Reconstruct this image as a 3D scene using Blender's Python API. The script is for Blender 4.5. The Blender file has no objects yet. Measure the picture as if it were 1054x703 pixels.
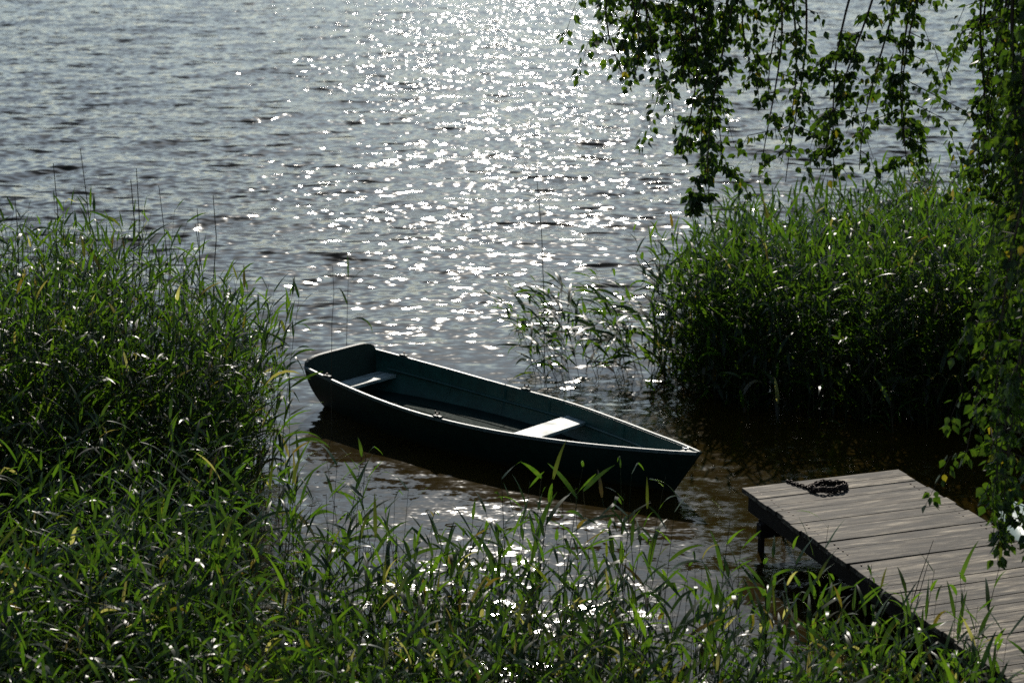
import bpy, math, random
import numpy as np
from mathutils import Vector, Matrix

R = math.radians
random.seed(7)
rng = np.random.default_rng(11)
scene = bpy.context.scene
COL = scene.collection

# ---------------------------------------------------------------- helpers
def tag(o, label=None, cat=None, group=None, kind=None):
    if label: o['label'] = label
    if cat: o['category'] = cat
    if group: o['group'] = group
    if kind: o['kind'] = kind
    return o

def empty(name, loc=(0, 0, 0), rz=0.0):
    o = bpy.data.objects.new(name, None)
    o.empty_display_size = 0.2
    COL.objects.link(o)
    o.location = loc
    o.rotation_euler = (0, 0, rz)
    return o

class MB:
    """collects polygons for ONE mesh object"""
    def __init__(self):
        self.v = []; self.f = []; self.m = []; self.t = []
    def add(self, verts, faces, mat=0, tint=0.5):
        b = len(self.v)
        self.v.extend([tuple(p) for p in verts])
        for f in faces:
            self.f.append(tuple(i + b for i in f)); self.m.append(mat); self.t.append(tint)
    def box(self, c, s, rot=None, mat=0, tint=0.5, bev=0.0):
        x, y, z = s[0] / 2, s[1] / 2, s[2] / 2
        if bev <= 0:
            vs = [Vector((a * x, b * y, d * z)) for d in (-1, 1) for a, b in ((-1, -1), (1, -1), (1, 1), (-1, 1))]
            fs = [(3, 2, 1, 0), (4, 5, 6, 7), (0, 1, 5, 4), (1, 2, 6, 5), (2, 3, 7, 6), (3, 0, 4, 7)]
        else:
            vs = []
            for (zz, i) in ((-z, bev), (-z + bev, 0), (z - bev, 0), (z, bev)):
                for a, b in ((-1, -1), (1, -1), (1, 1), (-1, 1)):
                    vs.append(Vector((a * (x - i), b * (y - i), zz)))
            fs = [(3, 2, 1, 0), (12, 13, 14, 15)]
            for k in range(3):
                for i in range(4):
                    j = (i + 1) % 4
                    fs.append((4 * k + i, 4 * k + j, 4 * k + 4 + j, 4 * k + 4 + i))
        if rot is not None: vs = [rot @ v for v in vs]
        c = Vector(c)
        self.add([v + c for v in vs], fs, mat, tint)
    def tube(self, pts, rad, n=6, mat=0, tint=0.5, closed=False, cap=True):
        pts = [Vector(p) for p in pts]
        N = len(pts)
        if not hasattr(rad, '__len__'): rad = [rad] * N
        rings = []
        up = None
        for i, p in enumerate(pts):
            if closed:
                d = pts[(i + 1) % N] - pts[i - 1]
            else:
                d = pts[min(i + 1, N - 1)] - pts[max(i - 1, 0)]
            if d.length < 1e-9: d = Vector((0, 0, 1))
            d.normalize()
            if up is None:
                up = Vector((0, 0, 1)) if abs(d.z) < 0.9 else Vector((1, 0, 0))
            a = d.cross(up)
            if a.length < 1e-5: a = d.orthogonal()
            a.normalize(); b = a.cross(d).normalized(); up = b
            rings.append([p + (a * math.cos(2 * math.pi * k / n) + b * math.sin(2 * math.pi * k / n)) * rad[i] for k in range(n)])
        vs = [v for r in rings for v in r]
        fs = []
        for i in range(N if closed else N - 1):
            i2 = (i + 1) % N
            for k in range(n):
                k2 = (k + 1) % n
                fs.append((i * n + k, i * n + k2, i2 * n + k2, i2 * n + k))
        if cap and not closed:
            fs.append(tuple(reversed(range(n)))); fs.append(tuple((N - 1) * n + k for k in range(n)))
        self.add(vs, fs, mat, tint)
    def build(self, name, mats, parent=None, smooth=False):
        me = bpy.data.meshes.new(name)
        me.from_pydata(self.v, [], self.f)
        for m in (mats if isinstance(mats, (list, tuple)) else [mats]): me.materials.append(m)
        me.polygons.foreach_set('material_index', self.m)
        at = me.attributes.new('tint', 'FLOAT', 'FACE')
        at.data.foreach_set('value', self.t)
        if smooth: me.polygons.foreach_set('use_smooth', [True] * len(me.polygons))
        me.update()
        o = bpy.data.objects.new(name, me)
        COL.objects.link(o)
        if parent: o.parent = parent
        return o

def np_mesh(name, V, Q, mats, midx=None, tint=None, parent=None, smooth=False):
    me = bpy.data.meshes.new(name)
    nv, nq = len(V), len(Q)
    me.vertices.add(nv); me.vertices.foreach_set('co', np.asarray(V, np.float32).ravel())
    me.loops.add(nq * 4); me.loops.foreach_set('vertex_index', np.asarray(Q, np.int32).ravel())
    me.polygons.add(nq)
    me.polygons.foreach_set('loop_start', np.arange(0, nq * 4, 4, dtype=np.int32))
    me.polygons.foreach_set('loop_total', np.full(nq, 4, np.int32))
    for m in mats: me.materials.append(m)
    if midx is not None: me.polygons.foreach_set('material_index', np.asarray(midx, np.int32))
    if tint is not None:
        at = me.attributes.new('tint', 'FLOAT', 'FACE'); at.data.foreach_set('value', np.asarray(tint, np.float32))
    if smooth: me.polygons.foreach_set('use_smooth', np.ones(nq, bool))
    me.update(calc_edges=True); me.validate()
    o = bpy.data.objects.new(name, me); COL.objects.link(o)
    if parent: o.parent = parent
    return o

# ---------------------------------------------------------------- materials
class NT:
    def __init__(self, name):
        self.mat = bpy.data.materials.new(name); self.mat.use_nodes = True
        self.t = self.mat.node_tree; self.t.nodes.clear()
        self.out = self.n('ShaderNodeOutputMaterial')
    def n(self, typ, **kw):
        nd = self.t.nodes.new(typ)
        for k, v in kw.items(): setattr(nd, k, v)
        return nd
    def l(self, a, b): self.t.links.new(a, b)
    def val(self, sock, v):
        if hasattr(v, 'links'): self.l(v, sock)
        else: sock.default_value = v
    def math(self, op, a, b=None, c=None, clamp=False):
        m = self.n('ShaderNodeMath', operation=op, use_clamp=clamp)
        self.val(m.inputs[0], a)
        if b is not None: self.val(m.inputs[1], b)
        if c is not None: self.val(m.inputs[2], c)
        return m.outputs[0]
    def vmath(self, op, a, b=None, scale=None):
        m = self.n('ShaderNodeVectorMath', operation=op)
        self.val(m.inputs[0], a)
        if b is not None: self.val(m.inputs[1], b)
        if scale is not None: self.val(m.inputs['Scale'], scale)
        return m.outputs[0]
    def mapr(self, v, a, b, c, d, smooth=False):
        m = self.n('ShaderNodeMapRange')
        if smooth: m.interpolation_type = 'SMOOTHSTEP'
        self.val(m.inputs[0], v)
        for i, x in enumerate((a, b, c, d)): self.val(m.inputs[i + 1], x)
        return m.outputs[0]
    def ramp(self, fac, stops):
        r = self.n('ShaderNodeValToRGB')
        el = r.color_ramp.elements
        while len(el) < len(stops): el.new(0.5)
        for e, (p, c) in zip(el, stops):
            e.position = p; e.color = (*c, 1)
        self.l(fac, r.inputs[0]); return r.outputs[0]
    def noise(self, vec, scale, detail=2, rough=0.5, dim='3D'):
        x = self.n('ShaderNodeTexNoise', noise_dimensions=dim)
        self.l(vec, x.inputs['Vector']); x.inputs['Scale'].default_value = scale
        x.inputs['Detail'].default_value = detail; x.inputs['Roughness'].default_value = rough
        return x
    def mix(self, fac, a, b, typ='MIX'):
        m = self.n('ShaderNodeMix', data_type='RGBA', blend_type=typ)
        self.val(m.inputs[0], fac)
        self.val(m.inputs[6], a if hasattr(a, 'links') else (*a, 1))
        self.val(m.inputs[7], b if hasattr(b, 'links') else (*b, 1))
        return m.outputs[2]
    def bsdf(self, color, rough=0.5, spec=0.5, normal=None, metal=0.0, ior=1.45):
        p = self.n('ShaderNodeBsdfPrincipled')
        self.val(p.inputs['Base Color'], color if hasattr(color, 'links') else (*color, 1))
        self.val(p.inputs['Roughness'], rough)
        p.inputs['Specular IOR Level'].default_value = spec
        p.inputs['Metallic'].default_value = metal
        p.inputs['IOR'].default_value = ior
        if normal is not None: self.l(normal, p.inputs['Normal'])
        return p.outputs[0]
    def bump(self, h, strength=0.3, dist=0.01):
        b = self.n('ShaderNodeBump'); b.inputs['Strength'].default_value = strength
        b.inputs['Distance'].default_value = dist
        self.l(h, b.inputs['Height']); return b.outputs[0]
    def tex(self, which='Object'):
        return self.n('ShaderNodeTexCoord').outputs[which]
    def tint(self):
        return self.n('ShaderNodeAttribute', attribute_name='tint').outputs['Fac']
    def done(self, sh):
        self.l(sh, self.out.inputs['Surface']); return self.mat

def leaf_mat(name, stops, tr_gain=1.6, trans=0.5, rough=0.42, spec=0.5, hue=(1.0, 1.15, 0.35)):
    t = NT(name)
    col = t.ramp(t.tint(), stops)
    nz = t.noise(t.tex('Object'), 35, 2)
    col = t.mix(t.mapr(nz.outputs[0], 0.35, 0.7, 0.0, 0.35), col, (0.05, 0.055, 0.015))
    p = t.bsdf(col, rough, spec)
    tr = t.n('ShaderNodeBsdfTranslucent')
    tc = t.mix(1.0, col, tuple(h * tr_gain for h in hue), 'MULTIPLY')
    t.l(tc, tr.inputs['Color'])
    mx = t.n('ShaderNodeMixShader'); mx.inputs[0].default_value = trans
    t.l(p, mx.inputs[1]); t.l(tr.outputs[0], mx.inputs[2])
    return t.done(mx.outputs[0])

REED_STOPS = [(0.0, (0.007, 0.018, 0.004)), (0.45, (0.014, 0.033, 0.006)), (0.8, (0.032, 0.058, 0.007)),
              (0.9, (0.030, 0.034, 0.008)), (0.95, (0.040, 0.022, 0.012)), (1.0, (0.17, 0.145, 0.12))]
M_reed = leaf_mat('reed_leaf', REED_STOPS, 5.2, 0.42, 0.38, 0.6)
def simple(name, stops, rough=0.6, spec=0.4):
    t = NT(name); return t.done(t.bsdf(t.ramp(t.tint(), stops), rough, spec))
M_stem = simple('reed_stem', [(0, (0.012, 0.02, 0.006)), (0.7, (0.03, 0.036, 0.014)), (1, (0.09, 0.07, 0.04))], 0.5)
M_dry = simple('dry_stem', [(0, (0.06, 0.05, 0.03)), (1, (0.12, 0.09, 0.05))], 0.7)
BIRCH_STOPS = [(0.0, (0.009, 0.022, 0.005)), (0.5, (0.019, 0.040, 0.007)), (0.9, (0.045, 0.074, 0.011)), (1.0, (0.12, 0.09, 0.015))]
M_birch = leaf_mat('birch_leaf', BIRCH_STOPS, 3.3, 0.44, 0.40, 0.45)
M_twig = simple('birch_twig', [(0, (0.035, 0.022, 0.016)), (1, (0.07, 0.045, 0.03))], 0.7)

def mat_bark():
    t = NT('birch_bark')
    co = t.tex('Object')
    st = t.n('ShaderNodeMapping'); t.l(co, st.inputs[0]); st.inputs['Scale'].default_value = (3, 3, 14)
    a = t.noise(st.outputs[0], 1.0, 5, 0.65)
    c = t.ramp(a.outputs[0], [(0.42, (0.05, 0.04, 0.035)), (0.5, (0.42, 0.40, 0.36)), (1, (0.6, 0.58, 0.54))])
    return t.done(t.bsdf(c, 0.75, 0.3, t.bump(a.outputs[0], 0.5, 0.02)))
M_bark = mat_bark()

def mat_deck():
    t = NT('weathered_deck_wood')
    co = t.tex('Object')
    off = t.n('ShaderNodeCombineXYZ'); tn = t.tint()
    t.l(t.math('MULTIPLY', tn, 57.0), off.inputs[0]); t.l(t.math('MULTIPLY', tn, 31.0), off.inputs[2])
    v = t.vmath('ADD', co, off.outputs[0])
    mp = t.n('ShaderNodeMapping'); t.l(v, mp.inputs[0]); mp.inputs['Scale'].default_value = (3.4, 30, 30)
    g = t.noise(mp.outputs[0], 1.0, 7, 0.68)
    mp2 = t.n('ShaderNodeMapping'); t.l(v, mp2.inputs[0]); mp2.inputs['Scale'].default_value = (6.0, 120, 120)
    g2 = t.noise(mp2.outputs[0], 1.0, 4, 0.6)
    big = t.noise(v, 2.2, 3, 0.6)
    kn = t.n('ShaderNodeMapping'); t.l(v, kn.inputs[0]); kn.inputs['Scale'].default_value = (3.2, 7, 7)
    vor = t.n('ShaderNodeTexVoronoi'); t.l(kn.outputs[0], vor.inputs['Vector']); vor.inputs['Scale'].default_value = 1.0
    c = t.ramp(g.outputs[0], [(0.41, (0.019, 0.0135, 0.008)), (0.47, (0.073, 0.060, 0.044)), (0.53, (0.13, 0.112, 0.087)), (0.60, (0.28, 0.247, 0.20))])
    mp3 = t.n('ShaderNodeMapping'); t.l(v, mp3.inputs[0]); mp3.inputs['Scale'].default_value = (2.4, 15, 15)
    g3 = t.noise(mp3.outputs[0], 1.0, 5, 0.7)
    c = t.mix(1.0, c, t.ramp(g3.outputs[0], [(0.42, (0.34, 0.33, 0.31)), (0.5, (0.95, 0.94, 0.91)), (0.58, (1.6, 1.57, 1.5))]), 'MULTIPLY')
    c = t.mix(t.mapr(g2.outputs[0], 0.5, 0.66, 0, 0.7), c, (0.05, 0.043, 0.035))
    c = t.mix(t.mapr(big.outputs[0], 0.45, 0.75, 0, 0.5), c, (0.09, 0.078, 0.062))
    c = t.mix(t.mapr(vor.outputs['Distance'], 0.02, 0.13, 0.75, 0.0), c, (0.055, 0.042, 0.03))
    tv = t.math('FRACT', t.math('MULTIPLY', tn, 7.31))
    c = t.mix(1.0, c, t.ramp(tv, [(0, (0.68, 0.665, 0.64)), (0.5, (1.0, 0.98, 0.94)), (1, (1.32, 1.29, 1.24))]), 'MULTIPLY')
    h = t.math('ADD', g.outputs[0], t.math('MULTIPLY', g2.outputs[0], 0.5))
    return t.done(t.bsdf(c, 0.72, 0.35, t.bump(h, 0.55, 0.006)))
M_deck = mat_deck()

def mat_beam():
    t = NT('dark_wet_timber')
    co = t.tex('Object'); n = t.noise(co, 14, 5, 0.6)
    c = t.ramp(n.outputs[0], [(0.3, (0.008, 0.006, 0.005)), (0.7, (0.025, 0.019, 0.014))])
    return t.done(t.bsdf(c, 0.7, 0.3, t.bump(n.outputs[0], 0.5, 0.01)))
M_beam = mat_beam()

def mat_paint(name, c0, c1, rough=0.3, spec=0.5, scale=9):
    t = NT(name)
    co = t.tex('Object')
    n = t.noise(co, scale, 6, 0.65); n2 = t.noise(co, 60, 3, 0.6)
    c = t.ramp(n.outputs[0], [(0.3, c0), (0.7, c1)])
    rg = t.mapr(n2.outputs[0], 0.3, 0.7, rough - 0.08, rough + 0.12)
    return t.done(t.bsdf(c, rg, spec, t.bump(n2.outputs[0], 0.15, 0.003)))
def mat_hull():
    t = NT('worn_dark_green_hull_paint')
    co = t.tex('Object'); sp = t.n('ShaderNodeSeparateXYZ'); t.l(co, sp.inputs[0])
    n = t.noise(co, 9, 6, 0.65); n2 = t.noise(co, 60, 3, 0.6)
    mp = t.n('ShaderNodeMapping'); t.l(co, mp.inputs[0]); mp.inputs['Scale'].default_value = (4, 4, 40)
    sc = t.noise(mp.outputs[0], 1.0, 6, 0.7)
    c = t.ramp(n.outputs[0], [(0.3, (0.003, 0.014, 0.009)), (0.7, (0.008, 0.029, 0.019))])
    c = t.mix(t.mapr(sc.outputs[0], 0.60, 0.72, 0, 0.7), c, (0.030, 0.055, 0.045))          # rubbed and chipped paint
    zz = t.math('ADD', sp.outputs[2], t.math('MULTIPLY', t.math('SUBTRACT', n.outputs[0], 0.5), 0.09))
    c = t.mix(t.mapr(zz, 0.055, 0.015, 0, 0.8), c, (0.030, 0.030, 0.012))                    # algae along the waterline
    rg = t.mapr(n2.outputs[0], 0.3, 0.7, 0.38, 0.6)
    return t.done(t.bsdf(c, rg, 0.4, t.bump(n2.outputs[0], 0.2, 0.003)))
M_hull_out = mat_hull()
M_board_out = mat_paint('dark_green_hull_paint', (0.003, 0.012, 0.009), (0.006, 0.021, 0.016), 0.45, 0.35)
M_hull_in = mat_paint('teal_interior_paint', (0.006, 0.034, 0.028), (0.018, 0.085, 0.070), 0.42)
M_gun = mat_paint('worn_gunwale_paint', (0.05, 0.08, 0.072), (0.18, 0.22, 0.21), 0.38, 0.5, 22)
M_seat = mat_paint('pale_seat_paint', (0.22, 0.28, 0.265), (0.42, 0.50, 0.475), 0.38, 0.5, 14)
M_floor = mat_paint('dark_floorboard_paint', (0.003, 0.014, 0.012), (0.006, 0.022, 0.018), 0.8, 0.1)
M_pale = mat_paint('pale_mint_paint', (0.26, 0.34, 0.31), (0.34, 0.43, 0.40), 0.4)
M_pale_in = mat_paint('pale_grey_interior_paint', (0.30, 0.36, 0.36), (0.38, 0.44, 0.44), 0.5)
M_rope = mat_paint('pale_blue_rope', (0.25, 0.33, 0.45), (0.45, 0.52, 0.60), 0.7, 0.3, 40)

def mat_seat():
    t = NT('worn_pale_seat_board')
    co = t.tex('Object'); mp = t.n('ShaderNodeMapping'); t.l(co, mp.inputs[0]); mp.inputs['Scale'].default_value = (38, 3, 20)
    g = t.noise(mp.outputs[0], 1.0, 6, 0.7); d = t.noise(co, 7, 5, 0.6)
    c = t.ramp(g.outputs[0], [(0.35, (0.12, 0.15, 0.14)), (0.5, (0.30, 0.36, 0.34)), (0.66, (0.44, 0.51, 0.49))])
    c = t.mix(t.mapr(d.outputs[0], 0.48, 0.68, 0, 0.65), c, (0.10, 0.12, 0.10))
    return t.done(t.bsdf(c, t.mapr(d.outputs[0], 0.3, 0.7, 0.38, 0.6), 0.4, t.bump(g.outputs[0], 0.4, 0.003)))
M_seat = mat_seat()

def mat_metal(name, c, rough):
    t = NT(name); n = t.noise(t.tex('Object'), 40, 4)
    cc = t.mix(n.outputs[0], tuple(x * 0.6 for x in c), c)
    return t.done(t.bsdf(cc, rough, 0.5, metal=0.9))
M_chain = mat_metal('rusty_dark_iron', (0.045, 0.034, 0.028), 0.55)
M_steel = mat_metal('galvanised_steel', (0.55, 0.55, 0.53), 0.25)

def mat_ground():
    t = NT('bank_soil_and_turf')
    co = t.tex('Object'); n = t.noise(co, 1.3, 6, 0.6); n2 = t.noise(co, 18, 4, 0.6)
    c = t.ramp(n.outputs[0], [(0.35, (0.05, 0.045, 0.025)), (0.55, (0.04, 0.07, 0.02)), (0.8, (0.06, 0.09, 0.025))])
    return t.done(t.bsdf(c, 0.9, 0.2, t.bump(n2.outputs[0], 0.6, 0.05)))
M_ground = mat_ground()

WAT = dict(far=1.0, near=1.0)
def mat_water():
    t = NT('lake_water')
    geo = t.n('ShaderNodeNewGeometry')
    P = geo.outputs['Position']; N0 = geo.outputs['Normal']
    sep = t.n('ShaderNodeSeparateXYZ'); t.l(P, sep.inputs[0])
    y = sep.outputs[1]
    def slope(sx, sy, detail, amp, seed):
        mp = t.n('ShaderNodeMapping'); t.l(P, mp.inputs[0])
        mp.inputs['Scale'].default_value = (sx, sy, 0.0); mp.inputs['Location'].default_value = (seed, seed * 1.7, 0)
        n = t.noise(mp.outputs[0], 1.0, detail, 0.55, '2D')
        c = t.vmath('SUBTRACT', n.outputs['Color'], (0.5, 0.5, 0.5))
        return t.vmath('SCALE', c, scale=amp)
    expo = t.mapr(y, 12.5, 24.0, 0.0, 1.0, True)             # shelter near the reeds -> open water
    gust = t.noise(P, 0.22, 2, 0.5, '2D').outputs[0]
    gust = t.mapr(gust, 0.3, 0.7, 0.75, 1.25)
    a1 = t.math('MULTIPLY', t.mapr(expo, 0, 1, 0.15, 0.15), gust)
    a2 = t.math('MULTIPLY', t.mapr(expo, 0, 1, 0.09, 0.24), gust)
    a3 = t.math('MULTIPLY', t.mapr(expo, 0, 1, 0.19, 0.56), gust)
    s = t.vmath('ADD', slope(0.9, 3.0, 1.0, a1, 3.1), slope(4.0, 6.5, 1.0, a2, 9.7))
    s = t.vmath('ADD', s, slope(6.2, 10.5, 0.6, a3, 17.3))
    a4 = t.math('MULTIPLY', t.mapr(expo, 0, 1, 0.17, 0.0), gust)
    s = t.vmath('ADD', s, slope(19.0, 30.0, 1.0, a4, 23.9))
    fm = t.n('ShaderNodeMapping'); t.l(P, fm.inputs[0]); fm.inputs['Scale'].default_value = (1.3, 3.8, 0.0)
    fl = t.noise(fm.outputs[0], 1.0, 2.5, 0.55, '2D').outputs[0]
    fl = t.math('MULTIPLY', t.mapr(fl, 0.60, 0.70, 0.0, -0.42, True), expo)      # sparse steep faces of the wind waves
    fv = t.n('ShaderNodeCombineXYZ'); t.l(fl, fv.inputs[1])
    s = t.vmath('ADD', s, fv.outputs[0])
    flat = t.vmath('MULTIPLY', s, (0.75, 1.0, 0.0))
    nrm = t.vmath('NORMALIZE', t.vmath('ADD', N0, flat))
    body = t.noise(P, 0.8, 2, 0.5, '2D').outputs[0]
    col = t.ramp(body, [(0.3, (0.017, 0.0112, 0.0014)), (0.7, (0.025, 0.016, 0.002))])
    rough = t.mapr(expo, 0, 1, 0.09, 0.10)
    return t.done(t.bsdf(col, rough, 0.5, nrm, ior=1.333))
M_water = mat_water()

# ---------------------------------------------------------------- setting
def spaced(lo, hi, step, outer, grow=1.25):
    a = list(np.arange(lo, hi + 1e-6, step))
    d = step; x = a[-1]
    right = []
    while x < outer[1]:
        d *= grow; x += d; right.append(x)
    d = step; x = a[0]; left = []
    while x > outer[0]:
        d *= grow; x -= d; left.append(x)
    return np.array(left[::-1] + a + right)

def water():
    xs = spaced(-17, 17, 0.085, (-1500, 1500), 1.3)
    ys = [6.0]
    while ys[-1] < 75: ys.append(ys[-1] + max(0.05, 0.0042 * ys[-1]))
    d = ys[-1] - ys[-2]
    while ys[-1] < 2500:
        d *= 1.15; ys.append(ys[-1] + d)
    ys = np.array([-40.0, -5.0, 4.0] + ys)
    X, Y = np.meshgrid(xs, ys)
    Z = np.zeros_like(X)
    r = np.random.default_rng(5)
    expo = np.clip((Y - 12.5) / 12.0, 0, 1); expo = expo * expo * (3 - 2 * expo)
    fade = np.clip((95 - Y) / 40, 0, 1) * np.clip((24 - np.abs(X)) / 7, 0, 1) * np.clip((Y - 6) / 2, 0, 1)
    for k in range(46):
        lam = 0.45 * (3.6 / 0.45) ** (r.random() ** 1.25)
        th = r.normal(0, 0.42) + 0.12
        kk = 2 * math.pi / lam
        kx, ky = kk * math.sin(th), -kk * math.cos(th)
        sl = 0.020 if lam < 1.1 else 0.009
        ph = kx * X + ky * Y + r.random() * 6.283 + 0.6 * np.sin(0.21 * X + 0.33 * Y + r.random() * 6)
        near = 0.20 if lam < 1.2 else 0.16
        Z += sl / kk * (near + (1 - near) * expo) * (np.sin(ph) + 0.18 * np.cos(2 * ph))
    Z *= fade
    ny, nx = X.shape
    V = np.stack([X, Y, Z], -1).reshape(-1, 3)
    idx = np.arange(ny * nx).reshape(ny, nx)
    Q = np.stack([idx[:-1, :-1], idx[:-1, 1:], idx[1:, 1:], idx[1:, :-1]], -1).reshape(-1, 4)
    o = np_mesh('lake_water', V, Q, [M_water], smooth=True)
    return tag(o, 'wind rippled grey lake water glittering in the sun', 'lake', kind='structure')
water()

def ground():
    xs = spaced(-14, 14, 0.5, (-2600, 2600), 1.5)
    ys = spaced(-6, 22, 0.4, (-2600, 2600), 1.5)
    X, Y = np.meshgrid(xs, ys)
    s = np.clip((X - 3.8) / 2.4, 0, 1); s = s * s * (3 - 2 * s)
    shore = 7.4 + 3.6 * s
    d = shore - Y
    bank = 3.1 * (1 - np.exp(-np.clip(d, 0, None) / 4.2)) + np.clip(d, 0, None) * 0.006
    bed = -1.4 * (1 - np.exp(-np.clip(-d, 0, None) / 5.0)) - 0.0
    Z = np.where(d > 0, bank, bed)
    Z += 0.05 * np.sin(X * 1.7 + 0.4 * Y) * np.cos(Y * 1.3) * (np.abs(X) < 20) * (d > 0)
    far = np.clip((Y - 1700) / 500, 0, 1); Z += far * 30           # far shore rising out of the lake
    ny, nx = X.shape
    idx = np.arange(ny * nx).reshape(ny, nx)
    Q = np.stack([idx[:-1, :-1], idx[:-1, 1:], idx[1:, 1:], idx[1:, :-1]], -1).reshape(-1, 4)
    o = np_mesh('ground', np.stack([X, Y, Z], -1).reshape(-1, 3), Q, [M_ground], smooth=True)
    return tag(o, 'grassy lake bank and lake bed', 'ground', kind='structure')
ground()

# ---------------------------------------------------------------- rowing boats
def interp(s, pts):
    xs = [p[0] for p in pts]; ys = [p[1] for p in pts]
    # smooth (Catmull-Rom like) interpolation through numpy cubic hermite
    i = max(0, min(len(xs) - 2, int(np.searchsorted(xs, s)) - 1))
    def slope(j):
        if j == 0: return (ys[1] - ys[0]) / (xs[1] - xs[0])
        if j == len(xs) - 1: return (ys[-1] - ys[-2]) / (xs[-1] - xs[-2])
        return (ys[j + 1] - ys[j - 1]) / (xs[j + 1] - xs[j - 1])
    h = xs[i + 1] - xs[i]; t = (s - xs[i]) / h
    return ((2 * t**3 - 3 * t**2 + 1) * ys[i] + (t**3 - 2 * t**2 + t) * h * slope(i)
            + (-2 * t**3 + 3 * t**2) * ys[i + 1] + (t**3 - t**2) * h * slope(i + 1))

BEAM = [(0, 0.40), (0.4, 0.455), (1.0, 0.51), (1.6, 0.52), (2.2, 0.475), (2.8, 0.345), (3.3, 0.195), (3.6, 0.095), (3.8, 0.012)]
SHEER = [(0, 0.355), (0.6, 0.315), (1.4, 0.280), (2.2, 0.285), (3.0, 0.303), (3.8, 0.345)]
CHINE = [(0, 0.27), (0.6, 0.34), (1.4, 0.385), (2.2, 0.33), (2.9, 0.19), (3.4, 0.07), (3.8, 0.004)]
KEEL = [(0, -0.03), (0.6, -0.10), (1.5, -0.14), (2.6, -0.13), (3.3, -0.09), (3.8, -0.06)]

def section(s, inset=0.0, n=7):
    """half section from gunwale to keel: list of (x, y, z) on the +y side"""
    b = max(0.004, interp(s, BEAM) - inset); c = max(0.002, interp(s, CHINE) - inset * 1.1)
    zs = interp(s, SHEER); zb = interp(s, KEEL) + inset
    rake_t = max(0.0, (s - 2.9) / 0.9)
    out = []
    for k in range(n):
        t = k / (n - 1)
        yy = b + (c - b) * t + 0.035 * math.sin(math.pi * t) * min(1, b / 0.3)
        zz = zs + (zb + 0.03 - zs) * t
        out.append([s, yy, zz])
    out.append([s, c * 0.5, zb + 0.008]); out.append([s, 0.0, zb])
    for p in out:                       # the stem rakes aft towards the water, the transom rakes slightly forward
        u = (zs - p[2]) / (zs - zb)
        p[0] -= 0.28 * rake_t ** 2 * u
        if s < 0.6: p[0] += 0.10 * (1 - s / 0.6) * u
    return out

def hull(mats, parent, name='hull'):
    st = np.concatenate([np.linspace(0, 3.0, 25), np.linspace(3.0, 3.8, 13)[1:]])
    mb = MB()
    def shell(inset, s_hi, mat, flip):
        rows = []
        for s in st:
            if s > s_hi: break
            h = section(s, inset)
            full = [(x, y, z) for x, y, z in h] + [(x, -y, z) for x, y, z in h[-2::-1]]
            rows.append(full)
        n = len(rows[0]); vs = [p for r in rows for p in r]; fs = []
        for i in range(len(rows) - 1):
            for k in range(n - 1):
                f = (i * n + k, i * n + k + 1, (i + 1) * n + k + 1, (i + 1) * n + k)
                fs.append(tuple(reversed(f)) if flip else f)
        mb.add(vs, fs, mat)
        return rows
    ro = shell(0.0, 9, 0, False)
    ri = shell(0.022, 3.66, 1, True)
    for side in (0, -1):                # rail closing outer and inner shell
        vs = []; fs = []
        for i in range(len(ri)):
            vs += [ro[i][side], ri[i][side]]
        for i in range(len(ri) - 1):
            fs.append((2 * i, 2 * i + 1, 2 * i + 3, 2 * i + 2))
        mb.add(vs, fs, 1)
    return mb.build(name, mats, parent, smooth=True)

def rail(side, parent, mat, w=0.026, h=0.024, lo=0.0, hi=3.79):
    mb = MB(); vs = []; fs = []
    ss = np.linspace(lo, hi, 60)
    for s in ss:
        b = interp(s, BEAM) * side; z = interp(s, SHEER)
        yo = b + side * 0.010; yi = b - side * (w - 0.010)
        if side * yi < 0.002: yi = side * 0.002
        vs += [(s, yo, z - h * 0.6), (s, yo, z + h * 0.25), (s, yo - side * 0.005, z + h * 0.4),
               (s, yi + side * 0.004, z + h * 0.4), (s, yi, z + h * 0.25), (s, yi, z - h * 0.6)]
    for i in range(len(ss) - 1):
        for k in range(6):
            k2 = (k + 1) % 6
            f = (6 * i + k, 6 * i + k2, 6 * i + 6 + k2, 6 * i + 6 + k)
            fs.append(f if side < 0 else tuple(reversed(f)))
    fs.append(tuple(range(6))); fs.append(tuple(6 * (len(ss) - 1) + k for k in range(6)))
    mb.add(vs, fs)
    return mb.build('gunwale', mat, parent)

def in_half(s, z):
    """inner half width of the hull at station s and height z"""
    zs = interp(s, SHEER); zb = interp(s, KEEL); b = interp(s, BEAM); c = interp(s, CHINE)
    t = min(1, max(0, (zs - z) / (zs - zb - 0.03)))
    return b + (c - b) * t + 0.035 * math.sin(math.pi * t) * min(1, b / 0.3) - 0.026

def plank_across(s0, s1, z, th, mats, parent, name, n=6):
    mb = MB(); vs = []; fs = []
    ss = np.linspace(s0, s1, n)
    e = 0.006
    for s in ss:
        w = in_half(s, z); w2 = in_half(s, z - th)
        vs += [(s, -w, z), (s, w, z), (s, w2, z - th), (s, -w2, z - th)]
    for i in range(n - 1):
        for k in range(4):
            k2 = (k + 1) % 4
            fs.append((4 * i + k, 4 * i + 4 + k, 4 * i + 4 + k2, 4 * i + k2))
    fs.append((0, 1, 2, 3)); fs.append(tuple(4 * (n - 1) + k for k in (3, 2, 1, 0)))
    mb.add(vs, fs)
    o = mb.build(name, mats, parent)
    bv = o.modifiers.new('edge', 'BEVEL'); bv.width = 0.005; bv.segments = 2; bv.limit_method = 'ANGLE'
    return o

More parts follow.
